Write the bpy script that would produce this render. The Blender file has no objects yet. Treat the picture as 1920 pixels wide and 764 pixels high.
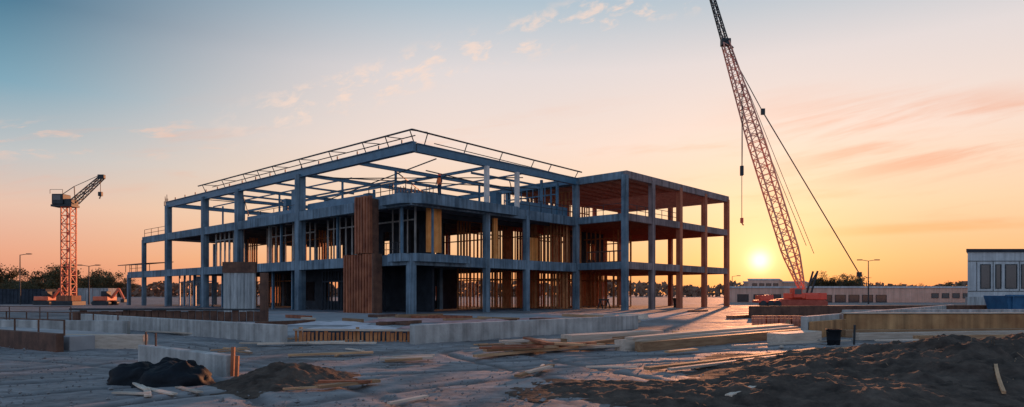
import bpy, math, random
from mathutils import Vector, noise, Matrix
R = random.Random(7)
sc = bpy.context.scene
COL = sc.collection
sc.view_settings.view_transform = 'Standard'
sc.view_settings.look = 'None'
sc.view_settings.exposure = 0

# ------------------------------------------------------------------ helpers
def lin(r, g, b):
    f = lambda c: (c/255/12.92) if c/255 <= .04045 else ((c/255+.055)/1.055)**2.4
    return (f(r), f(g), f(b), 1)

class MB:
    def __init__(s): s.v = []; s.f = []
    def hexa(s, pts):
        b = len(s.v); s.v += [tuple(p) for p in pts]
        for q in ((3,2,1,0),(4,5,6,7),(0,1,5,4),(1,2,6,5),(2,3,7,6),(3,0,4,7)):
            s.f.append(tuple(b+i for i in q))
    def box(s, x0, x1, y0, y1, z0, z1, F=None):
        P = [(x0,y0,z0),(x1,y0,z0),(x1,y1,z0),(x0,y1,z0),(x0,y0,z1),(x1,y0,z1),(x1,y1,z1),(x0,y1,z1)]
        s.hexa([F(*p) for p in P] if F else P); return s
    def bar(s, p, q, w, h=None):
        p = Vector(p); q = Vector(q); h = h or w
        d = (q-p).normalized()
        up = Vector((0,0,1)) if abs(d.z) < .95 else Vector((0,1,0))
        a = d.cross(up).normalized()*w/2; c = a.cross(d).normalized()*h/2
        s.hexa([p-a-c, q-a-c, q+a-c, p+a-c, p-a+c, q-a+c, q+a+c, p+a+c]); return s
    def tube(s, p, q, r0, r1=None, n=10):
        p = Vector(p); q = Vector(q); r1 = r0 if r1 is None else r1
        d = (q-p).normalized()
        up = Vector((0,0,1)) if abs(d.z) < .95 else Vector((0,1,0))
        a = d.cross(up).normalized(); c = a.cross(d).normalized()
        b = len(s.v)
        for k in range(n):
            t = 2*math.pi*k/n; o = a*math.cos(t)+c*math.sin(t)
            s.v.append(tuple(p+o*r0)); s.v.append(tuple(q+o*r1))
        for k in range(n):
            k2 = (k+1) % n
            s.f.append((b+2*k, b+2*k2, b+2*k2+1, b+2*k+1))
        s.f.append(tuple(b+2*k for k in reversed(range(n)))); s.f.append(tuple(b+2*k+1 for k in range(n)))
        return s
    def poly(s, pts, z0, z1):
        n = len(pts); b = len(s.v)
        s.v += [(p[0],p[1],z0) for p in pts]+[(p[0],p[1],z1) for p in pts]
        s.f.append(tuple(b+i for i in reversed(range(n)))); s.f.append(tuple(b+n+i for i in range(n)))
        for i in range(n):
            j = (i+1) % n; s.f.append((b+i, b+j, b+n+j, b+n+i))
        return s

def finish(name, mb, mat, parent=None, label=None, cat=None, group=None, kind=None, loc=None, bevel=0, smooth=False):
    me = bpy.data.meshes.new(name)
    base = Vector(parent["_o"]) if parent is not None else Vector(loc or (0,0,0))
    me.from_pydata([tuple(Vector(v)-base) for v in mb.v], [], mb.f); me.update()
    ob = bpy.data.objects.new(name, me); COL.objects.link(ob)
    if mat: me.materials.append(mat)
    if parent is not None: ob.parent = parent
    else: ob.location = base
    tag(ob, label, cat, group, kind)
    if bevel:
        m = ob.modifiers.new("bevel", 'BEVEL'); m.width = bevel; m.segments = 2; m.limit_method = 'ANGLE'
    if smooth:
        for p in me.polygons: p.use_smooth = True
    return ob
def tag(ob, label=None, cat=None, group=None, kind=None):
    if label: ob["label"] = label
    if cat: ob["category"] = cat
    if group: ob["group"] = group
    if kind: ob["kind"] = kind
def empty(name, loc, label, cat, group=None):
    e = bpy.data.objects.new(name, None); COL.objects.link(e); e.location = loc
    e["_o"] = tuple(loc); e.empty_display_size = .3
    tag(e, label, cat, group); return e

# ------------------------------------------------------------------ node helpers
def newmat(name):
    m = bpy.data.materials.new(name); m.use_nodes = True
    return m, m.node_tree, m.node_tree.nodes["Principled BSDF"]
def mat_noise(name, c1, c2, scale=1.5, rough=.8, bump=.3, bscale=18, stretch=(1,1,1), metal=0, rnd=0, spec=.3, streak=0):
    m, t, b = newmat(name); N = t.nodes; L = t.links
    tc = N.new("ShaderNodeTexCoord"); mp = N.new("ShaderNodeMapping"); mp.inputs['Scale'].default_value = stretch
    L.new(tc.outputs['Object'], mp.inputs[0])
    n1 = N.new("ShaderNodeTexNoise"); n1.inputs['Scale'].default_value = scale; n1.inputs['Detail'].default_value = 8; n1.inputs['Roughness'].default_value = .65
    L.new(mp.outputs[0], n1.inputs['Vector'])
    cr = N.new("ShaderNodeValToRGB"); cr.color_ramp.elements[0].position = .32; cr.color_ramp.elements[1].position = .68
    cr.color_ramp.elements[0].color = (*c1, 1); cr.color_ramp.elements[1].color = (*c2, 1)
    L.new(n1.outputs[0], cr.inputs[0]); out = cr.outputs[0]
    if streak:
        mp2 = N.new("ShaderNodeMapping"); mp2.inputs['Scale'].default_value = (2.2, 2.2, .12)
        L.new(tc.outputs['Object'], mp2.inputs[0])
        n3 = N.new("ShaderNodeTexNoise"); n3.inputs['Scale'].default_value = 1.6; n3.inputs['Detail'].default_value = 6
        L.new(mp2.outputs[0], n3.inputs['Vector'])
        mr = N.new("ShaderNodeMapRange"); mr.inputs[1].default_value = .35; mr.inputs[2].default_value = .7
        mr.inputs[3].default_value = 1.1; mr.inputs[4].default_value = 1-streak
        L.new(n3.outputs[0], mr.inputs[0])
        mx = N.new("ShaderNodeVectorMath"); mx.operation = 'SCALE'
        L.new(out, mx.inputs[0]); L.new(mr.outputs[0], mx.inputs[3]); out = mx.outputs[0]
    if rnd:
        oi = N.new("ShaderNodeObjectInfo"); mr = N.new("ShaderNodeMapRange")
        mr.inputs[3].default_value = 1-rnd; mr.inputs[4].default_value = 1+rnd*.6
        L.new(oi.outputs['Random'], mr.inputs[0])
        mx = N.new("ShaderNodeVectorMath"); mx.operation = 'SCALE'
        L.new(out, mx.inputs[0]); L.new(mr.outputs[0], mx.inputs[3]); out = mx.outputs[0]
    L.new(out, b.inputs['Base Color'])
    n2 = N.new("ShaderNodeTexNoise"); n2.inputs['Scale'].default_value = bscale; n2.inputs['Detail'].default_value = 6
    L.new(mp.outputs[0], n2.inputs['Vector'])
    bp = N.new("ShaderNodeBump"); bp.inputs['Strength'].default_value = bump; bp.inputs['Distance'].default_value = .03
    L.new(n2.outputs[0], bp.inputs['Height']); L.new(bp.outputs[0], b.inputs['Normal'])
    b.inputs['Roughness'].default_value = rough; b.inputs['Metallic'].default_value = metal
    b.inputs['Specular IOR Level'].default_value = spec
    return m

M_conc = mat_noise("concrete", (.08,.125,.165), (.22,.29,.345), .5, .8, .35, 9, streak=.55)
M_concwing = mat_noise("concrete_wing", (.17,.12,.115), (.33,.25,.24), .5, .8, .35, 9, streak=.5)  # wing concrete tinted warm, sunset glow put into its colour
M_wingglow = mat_noise("wing_warm_glow", (.4,.1,.05), (.58,.19,.1), .6, .7, .3, 9, streak=.4)  # orange-red sun glow over the wing, painted as a rust-brown base colour
M_concwarm = mat_noise("concrete_cast", (.29,.275,.255), (.5,.475,.44), 1.2, .85, .5, 14, streak=.4)
M_pad = mat_noise("concrete_pad", (.2,.185,.18), (.38,.355,.345), .5, .75, .3, 14)
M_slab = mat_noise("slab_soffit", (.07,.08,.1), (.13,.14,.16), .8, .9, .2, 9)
M_steel = mat_noise("steel_blue", (.035,.1,.16), (.08,.18,.26), 1.2, .5, .15, 12, spec=.5)
M_dark = mat_noise("dark_steel", (.015,.018,.022), (.04,.045,.05), 3, .55, .1, 20)
M_wood = mat_noise("lumber", (.28,.14,.07), (.58,.34,.18), 3, .75, .4, 16, stretch=(.35,5,5), rnd=.5)
M_woodpale = mat_noise("lumber_pale", (.44,.33,.25), (.7,.56,.44), 3, .75, .4, 16, stretch=(.35,5,5), rnd=.3)
M_stud = mat_noise("studs", (.32,.11,.04), (.55,.23,.09), 2, .8, .2, 12)
M_joist = mat_noise("rust_joists", (.26,.07,.035), (.44,.15,.075), 2, .8, .2, 12)
M_ply = mat_noise("plywood", (.3,.13,.05), (.52,.28,.12), .9, .7, .25, 10, streak=.5)
M_rust = mat_noise("rust_panel", (.19,.05,.024), (.44,.15,.07), 1.1, .7, .3, 14, streak=.5)
M_rusty = mat_noise("rusty_brown", (.07,.035,.025), (.17,.08,.05), 2, .8, .3, 14, streak=.3)
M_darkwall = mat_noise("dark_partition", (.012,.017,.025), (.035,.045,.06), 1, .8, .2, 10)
M_red = mat_noise("red_paint", (.72,.06,.03), (.85,.11,.05), 1.5, .5, .1, 16, spec=.5)
M_redrust = mat_noise("lattice_red", (.85,.24,.13), (.95,.38,.24), 1.5, .5, .1, 16)
M_mast = mat_noise("mast_red", (.62,.1,.05), (.8,.19,.09), 1.5, .5, .1, 16)
M_white = mat_noise("pale_panel", (.38,.38,.38), (.54,.54,.53), .7, .7, .1, 12, streak=.25)
M_gboard = mat_noise("grey_board", (.25,.25,.25), (.45,.45,.43), 1.6, .8, .3, 12, stretch=(4,4,.5), streak=.3)
M_black = mat_noise("black_plastic", (.006,.007,.009), (.014,.016,.02), 5, .7, .3, 9, spec=.12)
M_blue = mat_noise("blue_bin", (.02,.08,.17), (.04,.14,.26), 1.5, .5, .1, 9)
M_glass = mat_noise("dark_glass", (.02,.025,.03), (.04,.045,.05), 1, .12, .02, 5, spec=.8)
M_leaf = mat_noise("foliage_dusk", (.03,.04,.015), (.11,.075,.03), 1.2, .8, .1, 8, rnd=.3)
M_bark = mat_noise("bark", (.05,.035,.025), (.1,.07,.05), 4, .9, .4, 14)
M_soil = mat_noise("dark_soil", (.028,.02,.016), (.12,.083,.062), 2.6, .95, 1.0, 9, spec=.12)
M_twig = mat_noise("dry_twig", (.2,.12,.07), (.4,.26,.16), 3, .8, .1, 9)
M_brick = mat_noise("red_blocks", (.36,.1,.06), (.52,.18,.11), 3, .8, .3, 14, rnd=.3)
M_orange = mat_noise("orange_cloth", (.75,.13,.03), (.9,.2,.05), 6, .8, .1, 20)
M_cloth = mat_noise("navy_cloth", (.02,.03,.05), (.04,.05,.08), 6, .85, .1, 20)
M_membrane = mat_noise("pale_sheet", (.4,.36,.36), (.6,.54,.54), 1.2, .55, .5, 4, spec=.3)
M_wrap = mat_noise("wrapping", (.5,.44,.4), (.75,.68,.62), 1.2, .55, .5, 4, spec=.3)
M_pink = mat_noise("pink_sheet", (.36,.16,.14), (.52,.3,.27), 1.2, .6, .5, 4, spec=.3)
M_glowply = mat_noise("plywood_glow", (.75,.24,.05), (.92,.4,.12), 1.2, .7, .2, 9, streak=.4)  # orange sheets, the warm light on them painted into the base colour

# ------------------------------------------------------------------ camera (eye height 1.6 m)
cd = bpy.data.cameras.new("camera"); cam = bpy.data.objects.new("camera", cd); COL.objects.link(cam)
cam.location = (0,0,1.6); cam.rotation_euler = (math.radians(90),0,0)
cd.sensor_width = 36; cd.lens = 23.06; cd.shift_y = .0885; cd.clip_start = .1; cd.clip_end = 6000
sc.camera = cam

# ------------------------------------------------------------------ sky
AZ = math.radians(20.7); EL = math.radians(2.75)
S = Vector((math.sin(AZ)*math.cos(EL), math.cos(AZ)*math.cos(EL), math.sin(EL)))
w = bpy.data.worlds.new("World"); sc.world = w; w.use_nodes = True
t = w.node_tree; N = t.nodes; L = t.links; N.clear()
def mth(op, a, b=None, c=None, clamp=False):
    n = N.new("ShaderNodeMath"); n.operation = op; n.use_clamp = clamp
    for i, x in enumerate((a,b,c)):
        if x is None: continue
        if isinstance(x, (int,float)): n.inputs[i].default_value = x
        else: L.new(x, n.inputs[i])
    return n.outputs[0]
def mrange(x, a, b, c=0, d=1, smooth=True):
    n = N.new("ShaderNodeMapRange"); n.interpolation_type = 'SMOOTHSTEP' if smooth else 'LINEAR'
    L.new(x, n.inputs[0])
    for i, vv in enumerate((a,b,c,d)): n.inputs[i+1].default_value = vv
    return n.outputs[0]
def ramp(x, stops):
    n = N.new("ShaderNodeValToRGB"); e = n.color_ramp.elements
    while len(e) < len(stops): e.new(.5)
    for i, (p, c) in enumerate(stops): e[i].position = p; e[i].color = lin(*c)
    n.color_ramp.interpolation = 'LINEAR'
    L.new(x, n.inputs[0]); return n.outputs[0]
def mix(f, a, b, mode='MIX'):
    n = N.new("ShaderNodeMix"); n.data_type = 'RGBA'; n.blend_type = mode
    if isinstance(f, (int,float)): n.inputs[0].default_value = f
    else: L.new(f, n.inputs[0])
    for i, x in ((6,a),(7,b)):
        if isinstance(x, tuple): n.inputs[i].default_value = x
        else: L.new(x, n.inputs[i])
    return n.outputs[2]
def vscale(x, k):
    n = N.new("ShaderNodeVectorMath"); n.operation = 'SCALE'; L.new(x, n.inputs[0]); n.inputs[3].default_value = k; return n.outputs[0]
tc = N.new("ShaderNodeTexCoord"); nr = N.new("ShaderNodeVectorMath"); nr.operation = 'NORMALIZE'
L.new(tc.outputs['Generated'], nr.inputs[0]); D = nr.outputs[0]
sp = N.new("ShaderNodeSeparateXYZ"); L.new(D, sp.inputs[0]); X, Y, Z = sp.outputs
dn = N.new("ShaderNodeVectorMath"); dn.operation = 'DOT_PRODUCT'; L.new(D, dn.inputs[0]); dn.inputs[1].default_value = S
dot = dn.outputs['Value']
zz = mth('MAXIMUM', Z, 0)
far = ramp(zz, [(0,(226,140,108)),(.05,(236,168,138)),(.11,(232,194,174)),(.17,(192,196,198)),(.25,(122,166,186)),(.34,(66,118,146)),(1,(34,72,112))])
near = ramp(zz, [(0,(248,150,96)),(.05,(252,188,132)),(.12,(252,212,174)),(.22,(246,223,210)),(.32,(228,219,218)),(.42,(168,192,207)),(1,(50,92,132))])
anti = ramp(zz, [(0,(150,146,152)),(.2,(140,154,176)),(1,(78,118,156))])
f1 = mrange(dot, .46, .9)
sky = mix(f1, far, near)
f2 = mrange(dot, .42, -.2)
sky = mix(f2, sky, vscale(anti, 2.0))
yp = mth('MAXIMUM', Y, .05)
a = mth('DIVIDE', X, yp); b = mth('DIVIDE', Z, yp)
def cloud(sa, sb, off, scale, detail, lo, hi, sh=0):
    cb = N.new("ShaderNodeCombineXYZ"); cb.inputs[2].default_value = sh
    L.new(mth('MULTIPLY', a, sa), cb.inputs[0]); L.new(mth('ADD', mth('MULTIPLY', b, sb), mth('MULTIPLY', a, off)), cb.inputs[1])
    n = N.new("ShaderNodeTexNoise"); n.inputs['Scale'].default_value = scale; n.inputs['Detail'].default_value = detail
    n.inputs['Roughness'].default_value = .6; n.inputs['Distortion'].default_value = .3
    L.new(cb.outputs[0], n.inputs['Vector']); return mrange(n.outputs[0], lo, hi)
front = mrange(Y, .1, .3)
line = mth('ABSOLUTE', mth('SUBTRACT', b, mth('ADD', mth('MULTIPLY', a, .3), .385)))
band = mth('MULTIPLY', mrange(line, .05, .01), mrange(a, -.5, -.3))
puff = cloud(15, 28, -6, 1.7, 9, .48, .66, 3.1)
c1 = mth('MULTIPLY', mth('MULTIPLY', puff, band), mth('MULTIPLY', front, .62))
sky = mix(c1, sky, lin(255,222,202))
lb = mth('MULTIPLY', mrange(mth('ABSOLUTE', mth('SUBTRACT', b, .235)), .04, .01), mrange(a, -.4, -.5))
pf2 = cloud(8, 36, -1, 1.5, 8, .52, .66, 8.2)
sky = mix(mth('MULTIPLY', mth('MULTIPLY', lb, pf2), mth('MULTIPLY', front, .5)), sky, lin(250,204,180))
lowm = mth('MULTIPLY', mrange(b, .33, .2), mrange(b, .02, .1))
st = cloud(2.6, 22, -2.0, 1.3, 8, .52, .74)
c2 = mth('MULTIPLY', mth('MULTIPLY', st, lowm), mth('MULTIPLY', front, .35))
sky = mix(c2, sky, mix(f1, lin(238,180,160), lin(246,176,136)))
rm = mth('MULTIPLY', mrange(a, .25, .6), mth('MULTIPLY', mrange(b, .34,.26), mrange(b,.14,.22)))
st2 = cloud(1.6, 18, -4, 1.2, 8, .4, .64, 1.4)
sky = mix(mth('MULTIPLY', mth('MULTIPLY', st2, rm), .7), sky, lin(238,164,132))
br = mth('MULTIPLY', mrange(mth('ABSOLUTE', mth('SUBTRACT', b, mth('ADD', mth('MULTIPLY', a, .05), .07))), .012, .002), mrange(a, .4, .6))
sky = mix(mth('MULTIPLY', br, mth('MULTIPLY', cloud(1.5, 8, 0, 1.5, 5, .35, .6, 5), .5)), sky, lin(240,164,104))
dp = mth('MAXIMUM', dot, 0)
def addc(base, fac, col):
    n = N.new("ShaderNodeVectorMath"); n.operation = 'SCALE'; n.inputs[0].default_value = col; L.new(fac, n.inputs[3])
    m = N.new("ShaderNodeVectorMath"); m.operation = 'ADD'; L.new(base, m.inputs[0]); L.new(n.outputs[0], m.inputs[1]); return m.outputs[0]
sky = addc(sky, mth('POWER', dp, 28), (.14,.05,.0))
sky = addc(sky, mth('POWER', dp, 160), (.15,.14,.03))
sky = addc(sky, mth('POWER', dp, 1200), (.14,.19,.14))
sky = addc(sky, mth('POWER', dp, 12000), (.8,.9,.7))
ns = N.new("ShaderNodeTexSky"); ns.sky_type = 'NISHITA'; ns.sun_disc = False; ns.sun_elevation = EL; ns.sun_rotation = AZ
nm = vscale(ns.outputs[0], .006)
am = N.new("ShaderNodeVectorMath"); am.operation = 'ADD'; L.new(sky, am.inputs[0]); L.new(nm, am.inputs[1])
bg = N.new("ShaderNodeBackground"); L.new(am.outputs[0], bg.inputs[0]); bg.inputs[1].default_value = .98
wo = N.new("ShaderNodeOutputWorld"); L.new(bg.outputs[0], wo.inputs[0])

sl = bpy.data.lights.new("sun", 'SUN'); so = bpy.data.objects.new("sun", sl); COL.objects.link(so)
sl.energy = 5; sl.angle = math.radians(.6); sl.color = (1,.4,.18)
so.rotation_euler = (-Vector((S.x,S.y,.095))).to_track_quat('-Z','Y').to_euler()

# ------------------------------------------------------------------ ground
paths = [[(-9,4),(-5,9),(-1,13),(5,17),(12,20),(22,24)], [(-1,4),(-2,9),(-6,14),(-12,17),(-20,19),(-34,22)],
         [(4,4),(3,9),(1,14),(-1,18)], [(-14,6),(-8,12),(0,15),(9,18.5),(20,21)],
         [(-16,8),(-12,13),(-9,17),(-9.5,20),(-16,22)]]
def smooth_path(pa):
    for _ in range(2):
        q = [pa[0]]
        for i in range(len(pa)-1):
            p0, p1 = pa[i], pa[i+1]
            q += [(p0[0]*.75+p1[0]*.25,p0[1]*.75+p1[1]*.25),(p0[0]*.25+p1[0]*.75,p0[1]*.25+p1[1]*.75)]
        q.append(pa[-1]); pa = q
    return pa
paths = [smooth_path(p) for p in paths]
def dseg(x, y, p, q):
    dx, dy = q[0]-p[0], q[1]-p[1]; tt = max(0, min(1, ((x-p[0])*dx+(y-p[1])*dy)/(dx*dx+dy*dy)))
    return math.hypot(x-p[0]-dx*tt, y-p[1]-dy*tt)
def dens(x, y):
    r = 0; ln = 0
    wob = .07*noise.noise(Vector((x*.8,y*.8,3)))
    for pi_, pa in enumerate(paths):
        d = 9
        for i in range(len(pa)-1):
            p, q = pa[i], pa[i+1]
            if abs(x-p[0]) > 4.5 or abs(y-p[1]) > 4.5: continue
            d = min(d, dseg(x, y, p, q))
        if d > 2.2: continue
        d += wob
        k = .75+.5*noise.noise(Vector((x*.3+pi_*7,y*.3,1)))
        r = max(r, k*math.exp(-((d-.85)/.2)**2))
        ln = max(ln, k*max(0,1-abs(d-.85)/1.2)*(.5+.5*math.cos((d-.85)*2*math.pi/.5+math.pi)))
    return r, ln
def spread(lo, hi, a0, a1, step, g=1.18):
    c = []; x = a0
    while x < a1: c.append(x); x += step
    s = step; x = a1
    while x < hi: c.append(x); s *= g; x += s
    c.append(hi); s = step; x = a0-step
    while x > lo: c.insert(0, x); s *= g; x -= s
    c.insert(0, lo); return c
xs = spread(-2500, 2500, -16, 18, .1); ys = spread(-300, 3500, 7.5, 24, .1)
gv = []; wear = []; line_ = []
for y in ys:
    for x in xs:
        fade = max(0, 1-max(0, y-26)/12)*max(0, 1-max(0, abs(x)-24)/16)
        z = 0; r = 0; ln = 0
        if fade > 0 and y > 0:
            r, ln = dens(x, y)
            z = .05*noise.noise(Vector((x*.3,y*.3,0))) + .022*noise.noise(Vector((x*1.4,y*1.4,5))) + (.014*noise.noise(Vector((x*4,y*4,9))) + .007*noise.noise(Vector((x*9,y*9,2))))*(1-.6*r)
            z += -.055*r + .025*ln
            z *= fade
        gv.append((x,y,z)); wear.append(r); line_.append(ln)
nx = len(xs); gf = [(j*nx+i, j*nx+i+1, (j+1)*nx+i+1, (j+1)*nx+i) for j in range(len(ys)-1) for i in range(nx-1)]
gm = bpy.data.meshes.new("ground"); gm.from_pydata(gv, [], gf); gm.update()
at = gm.attributes.new("wear", 'FLOAT', 'POINT'); at.data.foreach_set("value", wear)
at = gm.attributes.new("ridge", 'FLOAT', 'POINT'); at.data.foreach_set("value", line_)
for p in gm.polygons: p.use_smooth = True
go = bpy.data.objects.new("ground", gm); COL.objects.link(go); tag(go, kind="structure")
m, t2, bs = newmat("dirt"); n_ = t2.nodes; l_ = t2.links
tc2 = n_.new("ShaderNodeTexCoord")
def nz(scale, det, st=(1,1,1), dist=0):
    mp = n_.new("ShaderNodeMapping"); mp.inputs['Scale'].default_value = st; l_.new(tc2.outputs['Object'], mp.inputs[0])
    q = n_.new("ShaderNodeTexNoise"); q.inputs['Scale'].default_value = scale; q.inputs['Detail'].default_value = det; q.inputs['Distortion'].default_value = dist
    q.inputs['Roughness'].default_value = .62
    l_.new(mp.outputs[0], q.inputs['Vector']); return q.outputs[0]
def cramp(x, a0, c0, a1, c1_):
    q = n_.new("ShaderNodeValToRGB"); e = q.color_ramp.elements; e[0].position = a0; e[0].color = (*c0,1); e[1].position = a1; e[1].color = (*c1_,1)
    l_.new(x, q.inputs[0]); return q.outputs[0]
def mx2(f, a_, b_, mode='MIX'):
    q = n_.new("ShaderNodeMix"); q.data_type = 'RGBA'; q.blend_type = mode
    if isinstance(f, float): q.inputs[0].default_value = f
    else: l_.new(f, q.inputs[0])
    for i, x in ((6,a_),(7,b_)):
        if isinstance(x, tuple): q.inputs[i].default_value = x
        else: l_.new(x, q.inputs[i])
    return q.outputs[2]
big = cramp(nz(.25, 9, dist=.6), .36, (.12,.105,.1), .64, (.27,.245,.235))
fine = cramp(nz(5, 8), .32, (.62,.62,.62), .7, (1.2,1.18,1.16))
colr = mx2(1.0, big, fine, 'MULTIPLY')
strk = cramp(nz(.9, 8, (.5,1.5,1), 1.4), .52, (0,0,0), .66, (.75,.75,.75))
colr = mx2(strk, colr, (.33,.305,.29,1))
dk = cramp(nz(.5, 8, (.8,1.5,1), .8), .58, (0,0,0), .72, (.6,.6,.6))
colr = mx2(dk, colr, (.065,.056,.052,1))
def attr(nm_, k):
    aw = n_.new("ShaderNodeAttribute"); aw.attribute_name = nm_
    wm = n_.new("ShaderNodeMath"); wm.operation = 'MULTIPLY'; wm.use_clamp = True; l_.new(aw.outputs['Fac'], wm.inputs[0]); wm.inputs[1].default_value = k; return wm.outputs[0]
colr = mx2(attr("ridge",.75), colr, (.38,.35,.33,1))
colr = mx2(attr("wear",.9), colr, (.075,.065,.062,1))
l_.new(colr, bs.inputs['Base Color'])
rr = n_.new("ShaderNodeMapRange"); l_.new(nz(.5, 5), rr.inputs[0]); rr.inputs[1].default_value = .35; rr.inputs[2].default_value = .65; rr.inputs[3].default_value = .66; rr.inputs[4].default_value = .95
l_.new(rr.outputs[0], bs.inputs['Roughness']); bs.inputs['Specular IOR Level'].default_value = .22
b1 = n_.new("ShaderNodeBump"); b1.inputs['Strength'].default_value = .6; b1.inputs['Distance'].default_value = .045; l_.new(nz(4, 10), b1.inputs['Height'])
b2 = n_.new("ShaderNodeBump"); b2.inputs['Strength'].default_value = .6; b2.inputs['Distance'].default_value = .015; l_.new(nz(26, 5), b2.inputs['Height']); l_.new(b1.outputs[0], b2.inputs['Normal'])
l_.new(b2.outputs[0], bs.inputs['Normal'])
gm.materials.append(m)

# ------------------------------------------------------------------ building frame (u: along right facade, v: along left facade)
CO = Vector((-8.0, 51.8, 0)); U = Vector((.673,.739,0)).normalized(); V = Vector((-.739,.673,0)).normalized()
def W(u, v, z=0): return CO+U*u+V*v+Vector((0,0,z))
B = empty("unfinished_building", tuple(CO), "unfinished three-storey concrete and steel building frame with open floors", "building")
L1, L2, L3 = 4.8, 9.55, 13.7
def part(name, mb, mat, **k): return finish(name, mb, mat, parent=B, **k)
def bbox(u0,u1,v0,v1,z0,z1, name, mat, **k): return part(name, MB().box(u0,u1,v0,v1,z0,z1,W), mat, **k)
WF = -5.95; UE = 45.3; VE = 50.6; WB = 10
cols = [(0,0,.6,L1-.4)]
for v_, ww in ((17.3,.78),(30.2,.72),(39,.7),(50.6,.7)): cols.append((0,v_,ww,L3-.5))
cols += [(0,58.8,.5,L2-.4),(0,64.8,.45,L1-.4),(10,58.8,.45,L2-.4),(10,64.8,.45,L1-.4)]
cols += [(8.7,0,.5,L2-.5),(14.1,0,.5,L2-.5),(22,0,.55,L3-.4)]
cols += [(22,v_,.45,L3-.4) for v_ in (10,20,30,40,50.6)]
cols += [(11,v_,.45,L2-.3) for v_ in (9,20,30,40,50.6)]
for u_ in (22,27.1,33,39,45.3): cols.append((u_,WF,.55,L3-.4))
cols += [(UE,v_,.52,L3-.4) for v_ in (2,WB)] + [(u_,WB,.45,L3-.4) for u_ in (27.1,33,39)]
for (u_,v_,ww,h) in cols:
    cu = u_+ww/2-.06 if u_ == 0 else (u_-ww/2+.06 if u_ == UE else u_)
    cv = v_+ww/2-.06 if v_ in (0,WF) else (v_-ww/2+.06 if v_ in (VE,WB) and u_ != 11 else v_)
    bbox(cu-ww/2, cu+ww/2, cv-ww/2, cv+ww/2, -.1, h, "column", M_wingglow if (u_ > 30 or (u_ > 22 and v_ > 0)) else (M_concwing if u_ > 22 else M_conc), bevel=.03)
bbox(.6,.78,1.9,2.08,L1,L2-.7,"steel_post",M_steel); bbox(2.6,2.75,.4,.55,L1,L2-.7,"steel_post",M_steel)
def ebeam(u0,v0,u1,v1,top,h=.88,th=.4,mat=M_conc,name="edge_beam"):
    if u0 == u1: 
        s = -1 if u0 >= 22 else 1
        return bbox(min(u0,u0+s*th), max(u0,u0+s*th), min(v0,v1), max(v0,v1), top-h, top, name, mat, bevel=.02)
    s = -1 if v0 >= WB else 1
    return bbox(min(u0,u1), max(u0,u1), min(v0,v0+s*th), max(v0,v0+s*th), top-h, top, name, mat, bevel=.02)
for lv, ve in ((L1,64.9),(L2,59.0)):
    ebeam(0,.41,0,ve,lv); ebeam(0,0,22,0,lv)
    ebeam(22.0,WB+.3,22.0,VE,lv,.7); ebeam(.41,VE,22,VE,lv,.7)
    ebeam(22,WF,UE,WF,lv,.72,mat=M_concwing); 
    bbox(22.003,22.4,WF+.41,-.01,lv-.72,lv,"edge_beam",M_conc,bevel=.02)
    ebeam(UE,WF+.41,UE,WB-.41,lv,.72,mat=M_wingglow); ebeam(22.41,WB,UE,WB,lv,.72,mat=M_wingglow)
for lv in (L1,L2):
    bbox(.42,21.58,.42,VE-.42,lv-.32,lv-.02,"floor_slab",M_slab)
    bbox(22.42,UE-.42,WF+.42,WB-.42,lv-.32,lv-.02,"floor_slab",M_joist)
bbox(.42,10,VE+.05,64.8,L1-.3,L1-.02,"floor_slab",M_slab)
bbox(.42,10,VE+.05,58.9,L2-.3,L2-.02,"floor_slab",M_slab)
pts = [W(-.6,3.2), W(-.6,.6), W(.8,-.75), W(12,-.75), W(12,-.02), W(-.02,-.02), W(-.02,3.2)]
part("corner_deck", MB().poly([(p.x,p.y) for p in pts], L2-.75, L2+.06), M_conc, bevel=.02)
pts = [W(-.45,2.4), W(-.45,.5), W(.6,-.5), W(6,-.5), W(6,-.02), W(-.02,-.02), W(-.02,2.4)]
part("corner_deck", MB().poly([(p.x,p.y) for p in pts], L1-.6, L1+.05), M_conc, bevel=.02)
for lv in (L1,L2):
    mb = MB(); v_ = 3.2
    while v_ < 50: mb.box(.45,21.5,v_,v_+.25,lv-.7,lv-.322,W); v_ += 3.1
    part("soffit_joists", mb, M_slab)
    mb = MB(); u_ = 23.0
    while u_ < 44.6: mb.box(u_,u_+.14,WF+.45,WB-.45,lv-.66,lv-.322,W); u_ += .75
    part("soffit_joists", mb, M_joist)
ebeam(22,WF,UE,WF,L3,.72,mat=M_concwing); bbox(22.003,22.4,WF+.41,WB-.41,L3-.75,L3,"edge_beam",M_conc,bevel=.02)
ebeam(UE,WF+.41,UE,WB-.41,L3,.72,mat=M_wingglow); ebeam(22.41,WB,UE,WB,L3,.7,mat=M_wingglow)
mb = MB(); u_ = 23
while u_ < 44.7: mb.box(u_,u_+.12,WF+.45,WB-.45,L3-.75,L3-.35,W); u_ += .7
for v_ in (-4.8,-3.2,-1.6,0,1.6,3.2,4.8,6.4,8): mb.box(22.5,33 if v_ < 5 else 44,v_,v_+.9,L3-.34,L3-.28,W)
part("roof_joists", mb, M_joist)
def steel(p, q, wd, h, name="roof_beam", mat=M_steel):
    mb = MB(); p = Vector(p); q = Vector(q)
    mb.bar(p+Vector((0,0,h/2-.03)), q+Vector((0,0,h/2-.03)), wd, .06)
    mb.bar(p-Vector((0,0,h/2-.03)), q-Vector((0,0,h/2-.03)), wd, .06)
    mb.bar(p, q, wd*.55, h-.13); return part(name, mb, mat)
steel(W(.3,-.1,L3-.4), W(.3,VE+.2,L3-.4), .5, .8)
steel(W(.62,.1,L3-.42), W(22,.1,L3-.42), .4, .72)
steel(W(21.8,.4,L3-.4), W(21.8,VE,L3-.4), .35, .5)
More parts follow.
